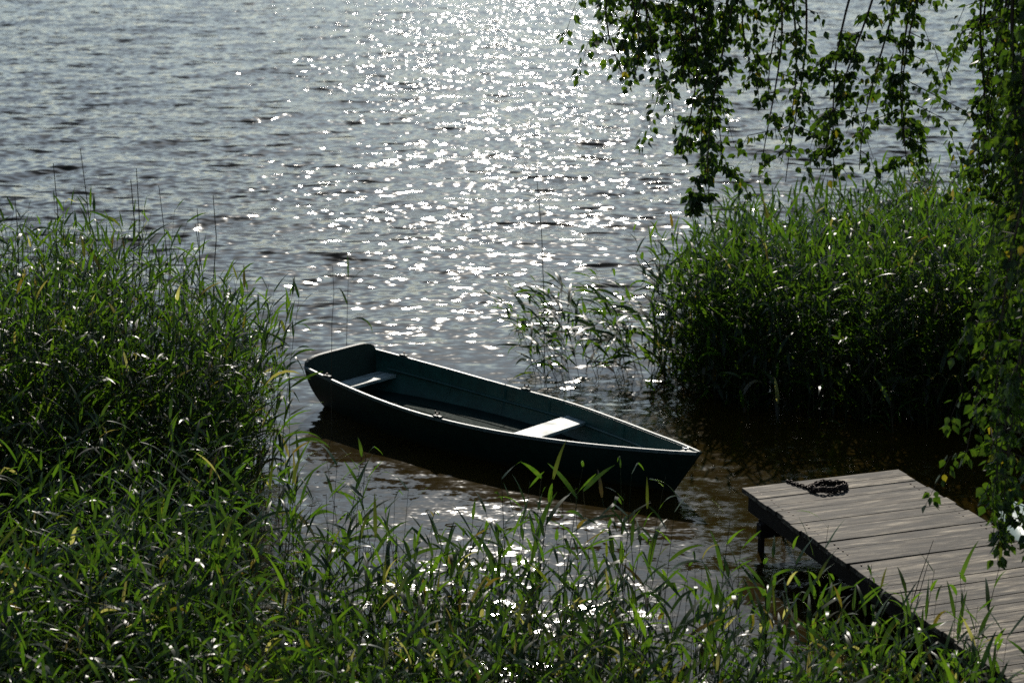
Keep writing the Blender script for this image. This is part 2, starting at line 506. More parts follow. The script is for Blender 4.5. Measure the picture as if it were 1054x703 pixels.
def rowing_boat(loc, rz):
    t = empty('rowing_boat', loc, rz)
    hull([M_hull_out, M_hull_in], t)
    for sd in (-1, 1): rail(sd, t, M_gun)
    # transom: closed board with a raised rounded top
    mb = MB()
    sec = section(0.0)
    prof = [(y, z) for x, y, z in sec]
    prof = prof + [(-y, z) for y, z in prof[-2::-1]]
    top = []
    for k in range(1, 24):
        u = -1 + 2 * k / 24
        top.append((0.415 * u, 0.355 + 0.080 * (1 - abs(u) ** 7) ** 0.8))
    ring = prof + top
    zs, zb = 0.355, -0.03
    def px(z): return 0.10 * (zs - z) / (zs - zb)
    n = len(ring)
    vs = [(px(z) - 0.016, y * 1.004, z) for y, z in ring] + [(px(z) + 0.024, y * 1.004, z) for y, z in ring]
    fs = [tuple(reversed(range(n))), tuple(range(n, 2 * n))] + [(k, (k + 1) % n, n + (k + 1) % n, n + k) for k in range(n)]
    mb.add(vs, fs)
    tr = mb.build('transom', M_hull_out, t)
    bv = tr.modifiers.new('edge', 'BEVEL'); bv.width = 0.006; bv.segments = 2; bv.limit_method = 'ANGLE'; bv.angle_limit = R(50)
    # seats
    plank_across(0.085, 0.28, 0.185, 0.028, M_seat, t, 'seat')
    plank_across(2.16, 2.39, 0.195, 0.028, M_seat, t, 'seat')
    # floorboards above the bilge
    mb = MB()
    for k in range(5):
        y0 = -0.30 + 0.125 * k
        mb.box((1.55, y0 + 0.055, 0.045), (2.6 - 0.35 * abs(k - 2), 0.112, 0.016), tint=k / 5, bev=0.003)
    mb.build('floorboard', M_floor, t)
    vs = []; fs = []
    ss = np.linspace(0.12, 3.45, 30); mb = MB()
    for s in ss:
        w = max(0.004, in_half(s, 0.034)); vs += [(s, -w, 0.034), (s, w, 0.034)]
    for i in range(len(ss) - 1): fs.append((2 * i, 2 * i + 1, 2 * i + 3, 2 * i + 2))
    mb.add(vs, fs)
    o = mb.build('bilge_board', M_floor, t)
    sd = o.modifiers.new('thick', 'SOLIDIFY'); sd.thickness = 0.012
    # stringers and ribs inside
    for sg in (-1, 1):
        mb = MB(); pts = []
        for s in np.linspace(0.2, 3.3, 34):
            pts.append((s, sg * (in_half(s, 0.15) - 0.004), interp(s, SHEER) - 0.115))
        mb.tube(pts, 0.011, 6)
        mb.build('stringer', M_hull_in, t)
    for s in (0.85, 1.45, 1.95, 2.85):
        for sg in (-1, 1):
            mb = MB()
            zt = interp(s, SHEER) - 0.02
            mb.tube([(s, sg * (in_half(s, z) + 0.004), z) for z in np.linspace(zt, 0.04, 6)], 0.012, 6)
            mb.build('rib', M_hull_in, t)
    # oarlock blocks with their crutches
    for s, sg in ((1.66, -1), (1.66, 1), (0.32, -1), (0.32, 1)):
        b = interp(s, BEAM) * sg; z = interp(s, SHEER)
        mb = MB(); mb.box((s, b - sg * 0.006, z + 0.018), (0.08, 0.036, 0.014), bev=0.004)
        ob = mb.build('oarlock', M_hull_out, t)
        mb = MB()
        mb.tube([(s, b, z + 0.03), (s, b, z + 0.045)], 0.009, 6)
        if s > 1:
            mb.tube([(s + 0.022 * math.cos(a), b, z + 0.054 + 0.020 * math.sin(a)) for a in np.linspace(R(155), R(385), 11)], 0.005, 6)
        mb.build('crutch', M_chain, ob)
    # breasthook, stem band and mooring ring
    mb = MB()
    vs = []; ss = np.linspace(3.64, 3.79, 8)
    for s in ss:
        w = max(0.003, interp(s, BEAM) - 0.02); z = interp(s, SHEER) - 0.004
        vs += [(s, -w, z), (s, w, z), (s, w, z - 0.02), (s, -w, z - 0.02)]
    fs = []
    for i in range(7):
        for k in range(4):
            fs.append((4 * i + k, 4 * i + 4 + k, 4 * i + 4 + (k + 1) % 4, 4 * i + (k + 1) % 4))
    fs += [(0, 1, 2, 3), (31, 30, 29, 28)]
    mb.add(vs, fs); mb.build('breasthook', M_hull_out, t)
    mb = MB(); pts = []
    for k in range(10):
        u = k / 9
        z = 0.355 - u * 0.41
        pts.append((3.80 - 0.28 * (0.345 - z) / 0.405 + 0.004, 0, z))
    mb.tube(pts, [0.014] * 10, 8); mb.build('stem_band', M_hull_out, t, smooth=True)
    mb = MB()
    mb.tube([(3.68, 0.0, 0.325), (3.68, 0.0, 0.353)], 0.008, 8)
    mb.tube([(3.68 + 0.022 * math.cos(a), 0.022 * math.sin(a), 0.357) for a in np.linspace(0, 2 * math.pi, 17)[:-1]], 0.006, 6, closed=True)
    mb.build('mooring_ring', M_steel, t, smooth=True)
    return t
rb = rowing_boat((-1.458, 15.93, 0), math.atan2(-2.56, 2.81))
tag(rb, 'dark green wooden rowing boat with two pale seats, afloat beside the reeds', 'rowing boat')

def pale_boat(loc, rz):
    t = empty('dinghy', loc, rz)
    t.scale = (0.82, 1.0, 1.12)
    hull([M_pale, M_pale_in], t)
    for sd in (-1, 1): rail(sd, t, M_pale)
    mb = MB(); vs = []; fs = []
    ss = np.linspace(1.7, 3.78, 16)        # foredeck
    for s in ss:
        w = max(0.003, interp(s, BEAM) - 0.018); z = interp(s, SHEER) + 0.004
        vs += [(s, -w, z), (s, -w * 0.5, z + 0.02 * min(1, w / .3)), (s, 0, z + 0.03 * min(1, w / .3)), (s, w * 0.5, z + 0.02 * min(1, w / .3)), (s, w, z)]
    for i in range(15):
        for k in range(4): fs.append((5 * i + k, 5 * i + 5 + k, 5 * i + 6 + k, 5 * i + k + 1))
    mb.add(vs, fs)
    o = mb.build('foredeck', M_pale, t, smooth=True)
    sd = o.modifiers.new('thick', 'SOLIDIFY'); sd.thickness = 0.02
    mb = MB(); prof = [(y, z) for x, y, z in section(0.0)]; prof = prof + [(-y, z) for y, z in prof[-2::-1]]
    n = len(prof); px = lambda z: 0.10 * (0.355 - z) / 0.385
    mb.add([(px(z) - 0.015, y, z) for y, z in prof] + [(px(z) + 0.02, y, z) for y, z in prof],
           [tuple(reversed(range(n))), tuple(range(n, 2 * n))] + [(k, (k + 1) % n, n + (k + 1) % n, n + k) for k in range(n)])
    mb.build('transom', M_pale, t)
    plank_across(0.9, 1.15, 0.19, 0.025, M_pale, t, 'seat')
    vs = []; fs = []; ss = np.linspace(0.12, 3.2, 24); mb = MB()
    for s in ss:
        w = max(0.004, in_half(s, 0.036)); vs += [(s, -w, 0.036), (s, w, 0.036)]
    for i in range(len(ss) - 1): fs.append((2 * i, 2 * i + 1, 2 * i + 3, 2 * i + 2))
    mb.add(vs, fs); o = mb.build('floorboard', M_pale_in, t)
    sd = o.modifiers.new('thick', 'SOLIDIFY'); sd.thickness = 0.012
    return t
pb = pale_boat((4.23, 9.36, 0), math.atan2(0.946, -0.325))
tag(pb, 'pale mint painted boat beside the right edge of the jetty, mostly hidden by leaves', 'boat')

# ---------------------------------------------------------------- jetty
J_FL = Vector((1.552, 12.44, 0.0)); J_RZ = math.atan2(0.3256, 0.9455); J_W = 1.20; J_L = 8.2
# local x across (left -> right), local y away from the camera (0 at the outer end, negative towards the bank)
jet = empty('jetty', (J_FL.x, J_FL.y, 0), J_RZ)
tag(jet, 'weathered grey plank jetty on wooden posts', 'jetty')
mb = MB(); y = 0.0; k = 0
while y > -J_L:
    w = random.choice((0.115, 0.12, 0.13, 0.11, 0.14))
    ga = random.choice((0.001, 0.0015, 0.002, 0.002, 0.003, 0.005))
    e0 = random.uniform(-0.014, 0.016); e1 = random.uniform(-0.014, 0.016)
    if k == 0: e0 = e1 = 0.0
    L = J_W + e0 + e1
    rot = Matrix.Rotation(random.uniform(-0.003, 0.003), 3, 'Z') @ Matrix.Rotation(random.uniform(-0.007, 0.007), 3, 'X') @ Matrix.Rotation(random.uniform(-0.003, 0.003), 3, 'Y')
    mb.box((J_W / 2 + (e1 - e0) / 2, y - w / 2, 0.383 + random.uniform(-0.003, 0.003)), (L, w - ga, 0.034), rot, tint=random.random(), bev=0.0022)
    y -= w; k += 1
deck = mb.build('deck', M_deck, jet)
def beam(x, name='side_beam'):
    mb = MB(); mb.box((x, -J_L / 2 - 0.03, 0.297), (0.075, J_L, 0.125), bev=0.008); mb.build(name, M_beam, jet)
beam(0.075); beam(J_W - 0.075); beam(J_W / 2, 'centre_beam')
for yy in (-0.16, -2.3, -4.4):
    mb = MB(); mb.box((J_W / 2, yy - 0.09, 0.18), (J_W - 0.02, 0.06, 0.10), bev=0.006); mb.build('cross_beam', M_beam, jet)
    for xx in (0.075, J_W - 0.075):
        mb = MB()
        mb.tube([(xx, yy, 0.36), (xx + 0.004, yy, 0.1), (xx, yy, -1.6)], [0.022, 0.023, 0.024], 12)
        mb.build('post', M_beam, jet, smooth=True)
# nail heads
mb = MB(); r2 = random.Random(4); y = -0.04
while y > -J_L:
    for xx in (0.075, J_W - 0.075):
        for q in (0, 0.06):
            c = (xx + r2.uniform(-.01, .01), y - q, 0.4035)
            mb.tube([(c[0], c[1], 0.398), c], 0.006, 6)
    y -= 0.124
mb.build('nail_row', M_chain, jet)

# chain: a coil of links on the outer end, its tail running off the front edge
def chain():
    path = []
    cx, cy = 0.535, -0.215
    th0 = R(150)
    for k in range(0, 560):
        a = th0 - k * R(2.0)
        turn = k / 180
        rad = 0.136 - 0.010 * turn + 0.005 * math.sin(3 * a + turn)
        path.append(Vector((cx + rad * 1.05 * math.cos(a), cy + rad * 0.66 * math.sin(a), 0.411 + 0.008 * min(turn, 2.4) + 0.004 * math.sin(5 * a))))
    tail = [Vector((0.335, 0.016, -0.30)), Vector((0.337, 0.018, 0.0)), Vector((0.34, 0.017, 0.25)), Vector((0.342, 0.016, 0.385)),
            Vector((0.345, 0.006, 0.411)), Vector((0.36, -0.06, 0.411)), path[0]]
    tl = []
    for a, b in zip(tail[:-1], tail[1:]):
        n = max(2, int((b - a).length / 0.004))
        tl += [a + (b - a) * (i / n) for i in range(n)]
    path = tl + path
    mb = MB(); acc = 0.0; step = 0.0225; i = 0; flip = 0; last = path[0]
    for p, q in zip(path[:-1], path[1:]):
        acc += (q - p).length
        if acc >= step:
            acc = 0.0
            d = (q - p).normalized()
            side = d.cross(Vector((0, 0, 1)))
            if side.length < 0.1: side = Vector((1, 0, 0))
            side.normalize(); upv = side.cross(d)
            sv = (side * 0.85 + upv * 0.5).normalized() if flip else (upv * 0.85 - side * 0.5).normalized()
            flip ^= 1
            ring = []
            for a in range(10):
                an = 2 * math.pi * a / 10
                ring.append(q + d * 0.0185 * math.cos(an) + sv * 0.0125 * math.sin(an))
            mb.tube(ring, 0.0052, 5, closed=True)
    return mb.build('chain', M_chain, None, smooth=True)
ch = chain()
ch.location = jet.location; ch.rotation_euler = jet.rotation_euler
tag(ch, 'dark rusty chain coiled on the outer end of the jetty', 'chain')

# ---------------------------------------------------------------- reeds
def reed_arrays(P, H, rg, leaves=(7, 11), lean=0.10, wind=(0.35, 0.1), Lr=(0.18, 0.38), Wr=(0.019, 0.034),
                z0=-0.5, first=0.28, dead=0.06, el_r=(24, 64), bent=0.0, tint_shift=0.0, droop=1.0):
    """stems (4-sided) and curved lanceolate leaves for every base point in P; returns V, Q, mat, tint"""
    Vs = []; Qs = []; Ms = []; Ts = []; base = 0
    for (x, y), h in zip(P, H):
        dirx = rg.normal(wind[0] * 0.3, lean); diry = rg.normal(wind[1] * 0.3, lean)
        bend = rg.uniform(0.3, 1.0)
        if rg.random() < bent: dirx *= 3.5; diry *= 3.5
        def stem_pt(t):
            zz = z0 + (h - z0) * t
            k = t ** 1.8 * h * bend
            return np.array([x + dirx * k + dirx * 0.25 * t * h, y + diry * k + diry * 0.25 * t * h, zz - 0.12 * h * t * t * (dirx ** 2 + diry ** 2) * 4])
        ns = 7
        r0 = rg.uniform(0.0032, 0.0052)
        pts = np.array([stem_pt(t) for t in np.linspace(0, 1, ns)])
        rad = r0 * np.linspace(1.0, 0.30, ns)
        off = np.array([[1, 0, 0], [-0.5, 0.87, 0], [-0.5, -0.87, 0]])
        v = (pts[:, None, :] + off[None] * rad[:, None, None]).reshape(-1, 3)
        Vs.append(v)
        i = np.arange(ns - 1)[:, None] * 3; k = np.arange(3)[None]
        k2 = (k + 1) % 3
        q = np.stack([i + k, i + k2, i + 3 + k2, i + 3 + k], -1).reshape(-1, 4) + base
        Qs.append(q); Ms.append(np.zeros(len(q), int)); Ts.append(np.full(len(q), rg.random()))
        base += len(v)
        st_tint = min(1.0, max(0.0, 0.5 + 0.28 * math.sin(2.9 * x + 1.3 * math.sin(2.1 * y)) * math.sin(2.6 * y + x) + rg.normal(0, 0.24)))
        nl = rg.integers(leaves[0], leaves[1] + 1)
        az0 = rg.uniform(0, 6.283)
        for j in range(nl):
            t = first + (0.985 - first) * (j + rg.uniform(-0.25, 0.25)) / max(1, nl - 1)
            t = min(0.99, max(0.15, t))
            p = stem_pt(0.5 * 0 + t * 1.0)
            az = az0 + (j % 2) * math.pi + rg.normal(0, 0.55)
            hx, hy = math.cos(az) + wind[0], math.sin(az) + wind[1]
            nn = math.hypot(hx, hy) + 1e-6; hx /= nn; hy /= nn
            L = rg.uniform(*Lr) * (0.75 + 0.25 * math.sin(math.pi * min(1, t)))
            if j >= nl - 2: L *= 0.8
            W = rg.uniform(*Wr) * (L / 0.36) ** 0.5
            el = R(rg.uniform(*el_r)) + (R(10) if j >= nl - 2 else 0)   # start elevation
            drop = R(rg.uniform(20, 95)) * droop * (0.5 if j >= nl - 2 else 1.0)
            if rg.random() < 0.12: drop += R(50)
            kink = rg.random() < 0.10
            tw0 = rg.normal(0, 0.35); tw1 = rg.normal(0, 0.9)
            seg = 6
            c = p.copy(); row = []
            for s in range(seg + 1):
                u = s / seg
                e = el - drop * u ** 1.4
                if kink and u > 0.45: e -= R(75)
                d = np.array([hx * math.cos(e), hy * math.cos(e), math.sin(e)])
                sd = np.array([-hy, hx, 0.0])
                upv = np.cross(d, sd) * -1
                tw = tw0 + tw1 * u
                sdv = sd * math.cos(tw) + upv * math.sin(tw)
                w = W * 0.5 * min(1.0, 0.35 + u * 3.2) * (1 - u ** 2.2) ** 0.8
                if s == seg: w = 0.0006
                row.append(c - sdv * w); row.append(c + sdv * w)
                c = c + d * (L / seg)
            Vs.append(np.array(row))
            ii = np.arange(seg)[:, None] * 2
            q = (ii + np.array([[0, 1, 3, 2]])) + base
            Qs.append(q); Ms.append(np.ones(seg, int))
            tt = (0.55 * st_tint + 0.45 * rg.random()) * 0.86 + tint_shift
            if rg.random() < dead * (2.2 if t < 0.5 else 0.6): tt = rg.uniform(0.88, 1.0)
            Ts.append(np.full(seg, min(1, max(0, tt))))
            base += len(row)
    return np.concatenate(Vs), np.concatenate(Qs), np.concatenate(Ms), np.concatenate(Ts)

def in_poly(x, y, poly):
    c = False; j = len(poly) - 1
    for i in range(len(poly)):
        xi, yi = poly[i]; xj, yj = poly[j]
        if (yi > y) != (yj > y) and x < (xj - xi) * (y - yi) / (yj - yi) + xi: c = not c
        j = i
    return c

def scatter(poly, dens, rg, clump=0.0):
    xs = [p[0] for p in poly]; ys = [p[1] for p in poly]
    A = (max(xs) - min(xs)) * (max(ys) - min(ys))
    out = []
    for _ in range(int(A * dens)):
        x = rg.uniform(min(xs), max(xs)); y = rg.uniform(min(ys), max(ys))
        if clump and (math.sin(x * 3.1 + 1.3 * math.sin(y * 2.3)) * math.sin(y * 2.9 + x) < rg.uniform(-1.4, 0.4) * clump - 0.35): continue
        if in_poly(x, y, poly): out.append((x, y))
    return out

def bed(name, P, hfun, seed, label, **kw):
    rg = np.random.default_rng(seed)
    H = [hfun(x, y) * rg.uniform(0.70, 1.10) * (1 + 0.09 * math.sin(2.3 * x + 1.1 * y) * math.sin(1.7 * y - x)) for x, y in P]
    V, Q, Mx, T = reed_arrays(P, H, rg, **kw)
    o = np_mesh(name, V, Q, [M_stem, M_reed], Mx, T)
    return tag(o, label, 'reed bed', kind='stuff')

rgA = np.random.default_rng(21)
# left bed: from the foreground bank out to where the boat's stern nearly touches it
far_belt = [(-6.6, 12.3), (-6.6, 15.2), (-3.9, 15.3), (-2.75, 15.0), (-2.15, 14.6), (-1.95, 14.0), (-1.80, 13.0), (-1.85, 12.4)]
gap_belt = [(-6.3, 10.7), (-6.4, 12.3), (-1.9, 12.3), (-1.85, 10.7)]
near_belt = [(-6.2, 7.8), (-5.6, 10.7), (-1.85, 10.7), (-1.5, 9.9), (-1.2, 7.8)]
P = scatter(far_belt, 150, rgA, 0.8) + scatter(gap_belt, 48, rgA, 1.2) + scatter(near_belt, 88, rgA, 1.0)
P += scatter([(-1.95, 9.8), (-1.9, 14.2), (-1.62, 13.4), (-1.25, 11.4), (-0.6, 10.4), (-0.6, 9.5)], 17, rgA)
def h_left(x, y):
    if y < 12.3: return 1.12 if y < 10.7 else 0.95 + 0.30 * (y - 10.7) / 1.6
    return 1.78 * (1.0 - 0.26 * min(1, max(0, (x + 3.0) / 1.1)) * min(1, max(0, (y - 12.2) / 1.5)))
bed('reed_bed', P, h_left, 31, 'dense green reed bed filling the left side, reaching from the near bank to the boat stern', dead=0.10, wind=(0.3, -0.05), leaves=(9, 13))

right_poly = [(1.42, 16.2), (1.35, 17.0), (2.0, 17.9), (3.2, 18.6), (7.5, 19.5), (8.5, 15.3), (4.4, 14.8), (3.0, 15.1), (1.9, 15.6)]
P = scatter(right_poly, 150, rgA, 0.7) + scatter([(1.0, 16.0), (0.95, 16.9), (1.6, 17.4), (1.9, 15.3), (3.4, 14.7), (3.2, 15.2)], 16, rgA)
def h_right(x, y):
    return 1.30 + 0.26 * min(1, max(0, (x - 1.8) / 1.8)) + 0.13 * math.sin(x * 3.4 + 0.6) + 0.09 * math.sin(x * 7.1 + y) - 0.05 * (y - 16)
bed('reed_bed', P, h_right, 37, 'dense dark reed bed standing in the water on the right, behind the jetty', dead=0.05, wind=(-0.2, 0.0), leaves=(9, 12), Lr=(0.20, 0.40), Wr=(0.024, 0.040), el_r=(32, 70))

# individual reeds: a dozen different ones, copied
def proto_reed(seed, h, **kw):
    rg = np.random.default_rng(seed)
    V, Q, Mx, T = reed_arrays([(0, 0)], [h], rg, **kw)
    t = empty('reed')
    def part(name, m, mat):
        q = Q[Mx == m]; used = np.unique(q); mp = np.zeros(len(V), int); mp[used] = np.arange(len(used))
        return np_mesh(name, V[used], mp[q], [mat], None, T[Mx == m], t)
    part('stem', 0, M_stem)
    ql = Q[Mx == 1]; tl = T[Mx == 1]
    for j in range(0, len(ql), 6):                      # every blade is six quads
        q = ql[j:j + 6]; b = q.min()
        np_mesh('leaf', V[b:q.max() + 1], q - b, [M_reed], None, tl[j:j + 6], t)
    return t
def place(proto, first, x, y, rz, sc, label, group):
    if first: r = proto; kids = list(proto.children)
    else:
        r = proto.copy(); COL.objects.link(r); kids = []
        for chd in proto.children:
            c = chd.copy(); COL.objects.link(c); c.parent = r; kids.append(c)
    r.location = (x, y, 0); r.rotation_euler = (0, 0, rz); r.scale = (sc, sc, sc)
    tag(r, label, 'reed', group)
    return r
protos = []
for k in range(14):
    protos.append(proto_reed(100 + k, 1.0, leaves=(6, 9), lean=0.12, wind=(0.2, 0), Lr=(0.18, 0.36), Wr=(0.022, 0.038), first=0.40, el_r=(30, 72),
                             dead=0.12, bent=0.1))
used = set()
rgF = np.random.default_rng(77)
def fg(poly, n, hl, label, group):
    m = 0
    while m < n:
        x = rgF.uniform(min(p[0] for p in poly), max(p[0] for p in poly)); y = rgF.uniform(min(p[1] for p in poly), max(p[1] for p in poly))
        if not in_poly(x, y, poly): continue
        k = int(rgF.integers(0, len(protos)))
        sc = rgF.uniform(*hl)
        place(protos[k], k not in used, x, y, rgF.uniform(-0.9, 0.9) + (math.pi if rgF.random() < 0.3 else 0), sc, label, group)
        used.add(k); m += 1
fg([(-1.6, 8.1), (-1.75, 11.4), (-0.75, 11.2), (-0.5, 8.1)], 52, (0.80, 1.2), 'leafy reed in near water along the edge of the left reed bed', 'reeds along the edge of the left bed')
fg([(-0.6, 8.1), (-0.8, 10.9), (0.9, 11.0), (0.9, 8.1)], 100, (0.76, 1.22), 'leafy reed in the near water in front of the boat', 'reeds in front of the boat')
fg([(0.9, 8.1), (0.9, 10.2), (2.25, 9.9), (2.75, 8.1)], 95, (0.70, 1.12), 'leafy reed in the near water below the left edge of the jetty', 'reeds below the jetty')
near_poly = [(-1.3, 7.7), (-1.25, 10.3), (-0.4, 10.1), (0.6, 9.6), (1.6, 9.3), (2.45, 8.8), (2.9, 7.7)]
P = scatter(near_poly, 140, rgA, 0.8)
bed('reed_bed', P, lambda x, y: 0.92, 41, 'low leafy reeds along the near shore at the bottom of the picture', dead=0.22, wind=(0.1, 0.0),
    leaves=(6, 9), Lr=(0.18, 0.34), Wr=(0.022, 0.038), first=0.35, droop=1.2)
# the loose fringe left of the right bed
fr = []
for k in range(5):
    fr.append(proto_reed(300 + k, 1.0, leaves=(8, 11), lean=0.34, wind=(-1.0, 0), Lr=(0.28, 0.46), Wr=(0.028, 0.044), first=0.48, el_r=(8, 50), dead=0.06))
for i in range(46):
    k = i % 5
    x = rgF.uniform(0.25, 1.6); y = rgF.uniform(16.2, 17.3)
    place(fr[k], i < 5, x, y, rgF.uniform(-0.9, 0.9), rgF.uniform(0.80, 1.08) * (0.82 + 0.12 * x), 'thin leaning reed in open water just left of the right reed bed', 'loose fringe of the right bed')
o = proto_reed(401, 0.95, leaves=(5, 5), lean=0.05, wind=(0.5, 0), Lr=(0.25, 0.38), Wr=(0.018, 0.026), first=0.55, dead=0.0)
place(o, True, -1.55, 17.4, 0.2, 1.0, 'lone thin reed with few leaves rising beyond the boat stern', 'lone reed')
# bare stalks standing above the left bed
st = []
for k in range(3):
    t = empty('bare_stalk'); mb = MB(); rr = random.Random(k)
    pts = [(0.10 * (u ** 2) * (-1) ** k * rr.uniform(.4, 1.3), 0.02 * u, -0.4 + 2.65 * u) for u in np.linspace(0, 1, 8)]
    mb.tube(pts, [0.0055, .0053, .005, .0048, .0046, .0044, .004, .003], 4, tint=0.1)
    mb.build('stem', M_dry, t); st.append(t)
for i, (x, y, s) in enumerate([(-3.55, 14.6, 1.0), (-3.15, 14.4, 1.06), (-2.98, 14.9, 0.96), (-2.86, 14.1, 0.98), (-2.62, 14.6, 0.92), (-2.42, 14.4, 0.86), (-2.35, 14.7, 0.88), (-2.28, 14.3, 0.82), (-3.75, 14.2, 0.92), (-1.45, 14.9, 0.62), (0.30, 17.0, 0.80)]):
    r = st[i % 3]
    if i >= 3:
        src = r; r = src.copy(); COL.objects.link(r); c = src.children[0].copy(); COL.objects.link(c); c.parent = r
    r.location = (x, y, 0); r.scale = (s, s, s); r.rotation_euler = (0, 0, random.uniform(-0.6, 0.6))
    tag(r, 'bare thin stalk rising above the green reeds', 'reed stalk', 'bare stalks above the reeds')
# dry grass stalks leaning over the jetty edge
for i, (x, y, dx, h) in enumerate([(2.10, 9.95, 0.20, 0.95), (2.13, 9.9, 0.14, 0.85), (1.95, 10.1, 0.05, 0.75), (2.62, 8.95, 0.42, 0.75)]):
    t = empty('dry_grass', (x, y, 0)); mb = MB()
    mb.tube([(dx * u ** 2, 0.03 * u, -0.3 + (h + 0.3) * u) for u in np.linspace(0, 1, 7)], [.004, .004, .0036, .003, .003, .0025, .0015], 4, tint=0.2)
    mb.build('stem', M_dry, t)
    tag(t, ['tall forked dry stalk crossing the jetty edge', 'shorter dry stalk of the pair crossing the jetty edge', 'small dry stalk at the left of the jetty edge', 'dark dry stalk slanting over the jetty near the bottom right corner'][i], 'dry grass')

# ---------------------------------------------------------------- birch
birch = empty('birch_tree', (6.3, 9.3, 0.35))
tag(birch, 'birch tree with drooping leafy branches hanging in from the upper right', 'tree')
B0 = Vector(birch.location)
def leaf(mb, p, d, size, rr):
    """a pointed, slightly folded birch leaf hanging from p along d"""
    d = d.normalized()
    s = d.cross(Vector((rr.uniform(-1, 1), rr.uniform(-1, 1), rr.uniform(-1, 1))))
    if s.length < 1e-3: s = d.orthogonal()
    s.normalize(); n = s.cross(d)
    L = size; W = size * rr.uniform(0.62, 0.8)
    f = rr.uniform(0.05, 0.22) * W
    cur = rr.uniform(-0.12, 0.2) * L
    c0 = p; c1 = p + d * L * 0.40 + n * cur * 0.2; c2 = p + d * L + n * cur
    l1 = p + d * L * 0.12 + s * W * 0.30 + n * f * .6; l2 = p + d * L * 0.36 + s * W * 0.50 + n * f; l3 = p + d * L * 0.70 + s * W * 0.24 + n * (f * .5 + cur * .5)
    r1 = p + d * L * 0.12 - s * W * 0.30 + n * f * .6; r2 = p + d * L * 0.36 - s * W * 0.50 + n * f; r3 = p + d * L * 0.70 - s * W * 0.24 + n * (f * .5 + cur * .5)
    mb.add([c0, c1, c2, l1, l2, l3, r1, r2, r3],
           [(0, 1, 4, 3), (1, 2, 5, 4), (0, 6, 7, 1), (1, 7, 8, 2)], 0, min(1, max(0, rr.gauss(0.45, 0.22) if rr.random() > 0.007 else 1.0)))

def strand(name, x, y, z_top, z_bot, per_m, spread, seed, size=(0.034, 0.054), drift=(0, 0), bare=0.0, tops=None):
    """one hanging branch: twig with side twiglets, plus its leaves (child)"""
    rr = random.Random(seed)
    tw = MB(); lf = MB()
    n = max(6, int((z_top - z_bot) / 0.10))
    pts = []; px, py = x, y
    wob = rr.uniform(0, 6)
    drift = (drift[0] + rr.uniform(-0.10, 0.10), drift[1] + rr.uniform(-0.1, 0.1))
    for i in range(n + 1):
        u = i / n
        pts.append(Vector((x + drift[0] * u + 0.07 * math.sin(wob + 5.5 * u), y + drift[1] * u + 0.05 * math.cos(wob + 4 * u), z_top + (z_bot - z_top) * u)))
    lead = list(tops or []) + pts
    tw.tube([p - B0 for p in lead], [0.009 * (1 - i / len(lead)) + 0.0018 for i in range(len(lead))], 5, tint=rr.random())
    tot = int(per_m * 1.9 * (z_top - z_bot))
    twigs = []
    nt = max(4, int((z_top - z_bot) * 10.0))
    for k in range(nt):
        u = bare + (1 - bare) * (k + rr.random()) / nt
        p = pts[min(n, int(u * n))]
        cl = max(0.0, math.sin(wob * 3 + 7.5 * u) + 0.25 + rr.uniform(-0.3, 0.3))
        a = rr.uniform(0, 6.283); L = rr.uniform(0.10, 0.42) * (0.4 + spread * 2.6) * (0.55 + 0.75 * cl)
        if rr.random() < 0.10: L *= 1.9
        q1 = p + Vector((math.cos(a) * L * 0.55, math.sin(a) * L * 0.55, -L * rr.uniform(0.05, 0.3)))
        q2 = p + Vector((math.cos(a) * L * 0.85, math.sin(a) * L * 0.85, -L * rr.uniform(0.6, 1.1)))
        tw.tube([p - B0, q1 - B0, q2 - B0], [0.0028, 0.002, 0.0012], 4, tint=rr.random())
        twigs += [(p, q1, q2)] * (1 + int(3.2 * cl))
    for k in range(tot):
        if rr.random() < 0.16:
            u = bare + (1 - bare) * rr.random(); c = pts[min(n, int(u * n))].copy()
        else:
            p, q1, q2 = rr.choice(twigs); u = rr.random()
            c = p.lerp(q1, u * 2) if u < 0.5 else q1.lerp(q2, u * 2 - 1)
        a = rr.uniform(0, 6.283); o = rr.uniform(0.012, 0.035)
        c2 = c + Vector((math.cos(a) * o, math.sin(a) * o, -rr.uniform(0.0, 0.02)))
        d = Vector((math.cos(a) * rr.uniform(0.1, 0.9), math.sin(a) * rr.uniform(0.1, 0.9), -rr.uniform(0.35, 1.0)))
        leaf(lf, c2 - B0, d, rr.uniform(*size), rr)
    b = tw.build(name, M_twig, birch)
    lf.build('foliage', M_birch, b)
    return b

